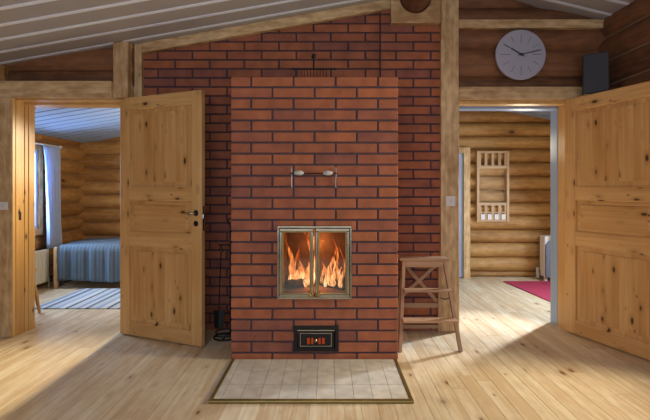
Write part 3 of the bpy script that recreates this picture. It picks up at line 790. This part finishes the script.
# ------------------------------------------------------------------ speaker
t = thing('loudspeaker', 'black box loudspeaker standing in the corner above the right door', 'speaker', (2.165, 3.50, 1.9975), -.50)
B(-.092, .092, -.005, .125, 0, .325).build('cabinet', 'speaker', t, bevel=.005)
B(-.085, .085, -.012, -.005, .010, .315).build('grille', 'speaker', t, bevel=.003)
struct(B(2.10, 2.30, 3.54, 3.71, 1.9895, 1.9972), 'trim_15', 'beam_x', bevel=.003)           # ledge it stands on

# ------------------------------------------------------------------ switches
def switch(x, z, y, label, wd, ht, two=False):
    t = thing('light_switch', label, 'switch', (x, y, z-ht/2))
    B(-wd/2, wd/2, -.010, .0, 0, ht).build('plate', 'white', t, bevel=.003)
    B(-wd*.3, wd*.3, -.014, -.010, ht*.22, ht*.78).build('rocker', 'white', t, bevel=.002)
    mb = MB(); mb.box(-.004, .004, -.0150, -.014, ht*.48, ht*.53); mb.build('mark', 'ink', t)
switch(1.047, 1.119, 3.70, 'square white light switch on the post right of the brick wall', .078, .086)
switch(-2.667, 1.084, 3.56, 'small white light switch on the plank at the left edge', .080, .066)

# ------------------------------------------------------------------ bedroom things
t = thing('bed', 'wooden bed under a blue grey quilt in the left bedroom', 'bed', (-2.405, 5.83, 0))
for sx in (-1, 1):
    for sy in (-1, 1): B(sx*.94-.022, sx*.94+.022, (sy*.45 if sy > 0 else -.50)-.022, (sy*.45 if sy > 0 else -.50)+.022, 0, .51 if sy < 0 and sx < 0 else .40).build('leg', 'post_z', t, bevel=.006)
for sx in (-1, 1): B(sx*.93-.015, sx*.93+.015, -.43, .43, .24, .40).build('end_board', 'beam_x', t, bevel=.004)
for sy in (-1, 1): B(-.905, .905, sy*.45-.012, sy*.45+.012, .22, .32).build('side_rail', 'beam_x', t, bevel=.004)
B(-.89, .89, -.432, .432, .24, .50).build('mattress', 'white', t, bevel=.03)
q = MB()
def qf(u, v):
    x = -.90+1.80*u; s = v*1.36            # unrolled: back edge, top, fold, front drop
    wv = .012*math.sin(x*31)+.008*math.sin(x*57+1)
    if s < .92: return (x, .43-s, .482+.006*math.sin(x*9+s*14)+(.012 if s > .88 else .02*math.exp(-((s-.45)/.3)**2)))
    d = s-.92; k = min(1, d/.06)
    return (x, -.49-.03*k+wv*min(1, d*5), .482-.012*k*1-max(0, d-.02)+.012*math.sin(x*6)*(d > .4))
q.grid(qf, 110, 50)
qo = q.build('quilt', 'quilt', None, smooth=True, solid=.012); qo.location = (-2.405, 5.83, .045)
tag(qo, 'striped blue grey quilt spread over the bed in the left bedroom', 'quilt')
rg = MB(); rg.grid(lambda u, v: (-.95+1.9*u+.03*(v-.5)*(1-u), -.44+.88*v, .007+.0012*math.sin(u*150)+.001*math.sin(v*9)), 160, 6)
ro = rg.build('rag_rug', 'rag_rug', None, solid=.008); ro.location = (-2.05, 4.85, 0); tag(ro, 'blue and grey striped rag rug on the bedroom floor', 'rug')
# radiator
t = thing('radiator', 'white panel radiator below the bedroom window', 'radiator', (-3.50, 4.97, .08))
B(-.03, .03, -.42, .42, 0, .40).build('panel', 'radiator', t, bevel=.008)
mb = MB()
for k in range(20): mb.box(.03, .035, -.39+k*.04, -.37+k*.04, .03, .37)
mb.build('fins', 'radiator', t)
for y in (-.285, .285): B(-.06, -.03, y-.015, y+.015, .05, .3).build('bracket', 'iron', t)
mb = MB(); mb.tube([(0, .42, .05), (0, .46, .05), (0, .46, -.08)], .008, 8); mb.build('pipe', 'radiator', t)
MB().tube([(.0, .46, .04), (.0, .50, .04)], .016, 12).build('thermostat', 'iron', t)
# curtain and rod
t = thing('curtain_rod', 'white curtain rod above the bedroom window', 'curtain rod', (-3.50, 5.0, 1.775))
MB().tube([(0, -.62, 0), (0, .66, 0)], .010, 10).build('rod', 'white', t, smooth=True)
for y in (-.62, .66): MB().lathe([(.006, -.02), (.018, -.01), (.018, .01), (.006, .02)], (0, y, 0), 1, 12).build('finial', 'white', t, smooth=True)
for y in (-.55, .60): MB().tube([(0, y, 0), (-.09, y, 0)], .006, 8).build('bracket', 'white', t)
cu = MB()
def cf(u, v):
    z = -1.27*v; wdt = .34-.07*math.sin(min(1, v*1.2)*PI*.5)+.0*v
    y = (u-.5)*wdt; sh = .05*v
    return (.03*math.sin(u*30+v*2)*(.6+.4*v)+.02, y+sh, z)
cu.grid(cf, 60, 24)
co = cu.build('curtain', 'curtain', None, smooth=True, solid=.003); co.location = (-3.47, 5.42, 1.762)
tag(co, 'pale blue curtain hanging at the bedroom window', 'curtain')
# wooden chair just inside the bedroom
t = thing('wooden_chair', 'wooden chair mostly hidden behind the left door frame, one leg showing', 'chair', (-3.07, 4.07, 0))
for sx in (-1, 1):
    for sy in (-1, 1):
        MB().tube([(sx*.225, sy*.20, 0), (sx*.20, sy*.185, .2), (sx*.165, sy*.16, .42)], [.013, .017, .019], 10).build('leg', 'jamb', t, smooth=True)
B(-.21, .21, -.20, .20, .42, .45).build('seat', 'jamb', t, bevel=.01)
for sx in (-1, 1): MB().bar((-.19, sx*.17, .45), (-.25, sx*.17, .85), .03, .03).build('back_post', 'jamb', t)
mb = MB(); mb.box(-.265, -.240, -.17, .17, .76, .86); mb.build('backrest', 'jamb', t, bevel=.006)
# slippers beside the bed
for k, (x, y, r) in enumerate(((-3.425, 5.50, .1), (-3.47, 5.80, .1))):
    t = thing('slipper', ['nearer grey slipper on the floor between radiator and bed', 'farther grey slipper on the floor behind the other one'][k], 'slipper', (x, y, 0), r, 'slippers by the bed')
    s_ = MB()
    s_.prism([(.035*math.sin(a)*(1.1 if math.cos(a) > 0 else .85), .11*math.cos(a)) for a in [2*PI*q/20 for q in range(20)]], 2, 0, .012)
    s_.build('sole', 'black', t)
    u_ = MB(); u_.grid(lambda u, v: ((u-.5)*.072*math.sin(PI*(.28+.5*v))*1.0, .015+.085*(1-v)*1.0, .012+.042*math.sin(PI*u)*(.55+.45*v)), 10, 8)
    u_.build('upper', 'shoe', t, smooth=True, solid=.004)

# ------------------------------------------------------------------ side room things
t = thing('wall_rack', 'pale wooden slatted wall rack with small shelves in the right room', 'rack', (2.27, 5.985, .775))
W_, H_ = .205, .975
for s in (-1, 1): B(s*W_-.017, s*W_+.017, -.035, .02, 0, H_).build('stile', 'rack_z', t, bevel=.002)
for a, b in ((0, .03), (.225, .265), (.735, .775), (.945, .975)): B(-W_+.017, W_-.017, -.03, .02, a, b).build('rail', 'rack_x', t, bevel=.002)
for z0, z1 in ((.775, .945), (.03, .225)):
    for k in range(5):
        x = -.188+.094*k
        if k in (0, 4): x += .008 if k == 0 else -.008
        B(x-.018, x+.018, -.022, .012, z0, z1).build('slat', 'rack_z', t)
B(-.188, .188, -.024, .014, .118, .138).build('shelf', 'rack_x', t)
B(-.188, .188, -.002, .002, .265, .735).build('pane', 'glass', t)
for k in range(4):
    x = -.141+.094*k
    o = MB(); o.box(-.027, .027, -.006, .006, 0, .075)
    c_ = o.build('white_card', 'white', None, bevel=.001, seg=1); c_.location = (2.27+x, 5.955, .807)
    tag(c_, 'small white card in the bottom row of the pale wall rack, ' + ['leftmost of four', 'second from the left', 'third from the left', 'rightmost of four'][k], 'card', 'white cards in the wall rack')
rr = MB(); rr.T = None
rr.add([(2.41, 4.62, .002), (3.22, 4.62, .002), (3.22, 5.72, .002), (2.31, 5.72, .002), (2.41, 4.62, .012), (3.22, 4.62, .012), (3.22, 5.72, .012), (2.31, 5.72, .012)],
       [(0, 3, 2, 1), (4, 5, 6, 7), (0, 1, 5, 4), (1, 2, 6, 5), (2, 3, 7, 6), (3, 0, 4, 7)])
tag(rr.build('red_rug', 'red_rug', None, bevel=.004), 'red rug on the floor of the right room', 'rug')
# white chair with a rounded slate back, cut by the door frame
t = thing('upholstered_chair', 'white chair with rounded slate grey back at the edge of the right doorway', 'chair', (3.045, 5.84, .012))
for sx in (-1, 1):
    for sy in (-1, 1): B(sx*.165-.016, sx*.165+.016, sy*.11-.016, sy*.11+.016, 0, .14).build('leg', 'white', t)
B(-.185, -.135, -.13, .0, .05, .585).build('side_panel', 'white', t, bevel=.01)
B(.135, .185, -.13, .13, .05, .585).build('side_panel', 'white', t, bevel=.01)
B(-.135, .135, .06, .12, .10, .58).build('back_panel', 'white', t, bevel=.01)
sh = MB(); sh.prism([(-.183, .05)]+[(-.183+.09-.09*math.cos(a), .45+.09*math.sin(a)) for a in [PI/2*k/8 for k in range(9)]]+[(.065+.09*math.sin(a), .45+.09*math.cos(a)) for a in [PI/2*k/8 for k in range(9)]]+[(.155, .05)], 1, -.16, -.125)
sh.build('cushion_back', 'slate', t, bevel=.008)
B(-.13, .13, -.12, .06, .14, .24).build('seat', 'slate', t, bevel=.02)
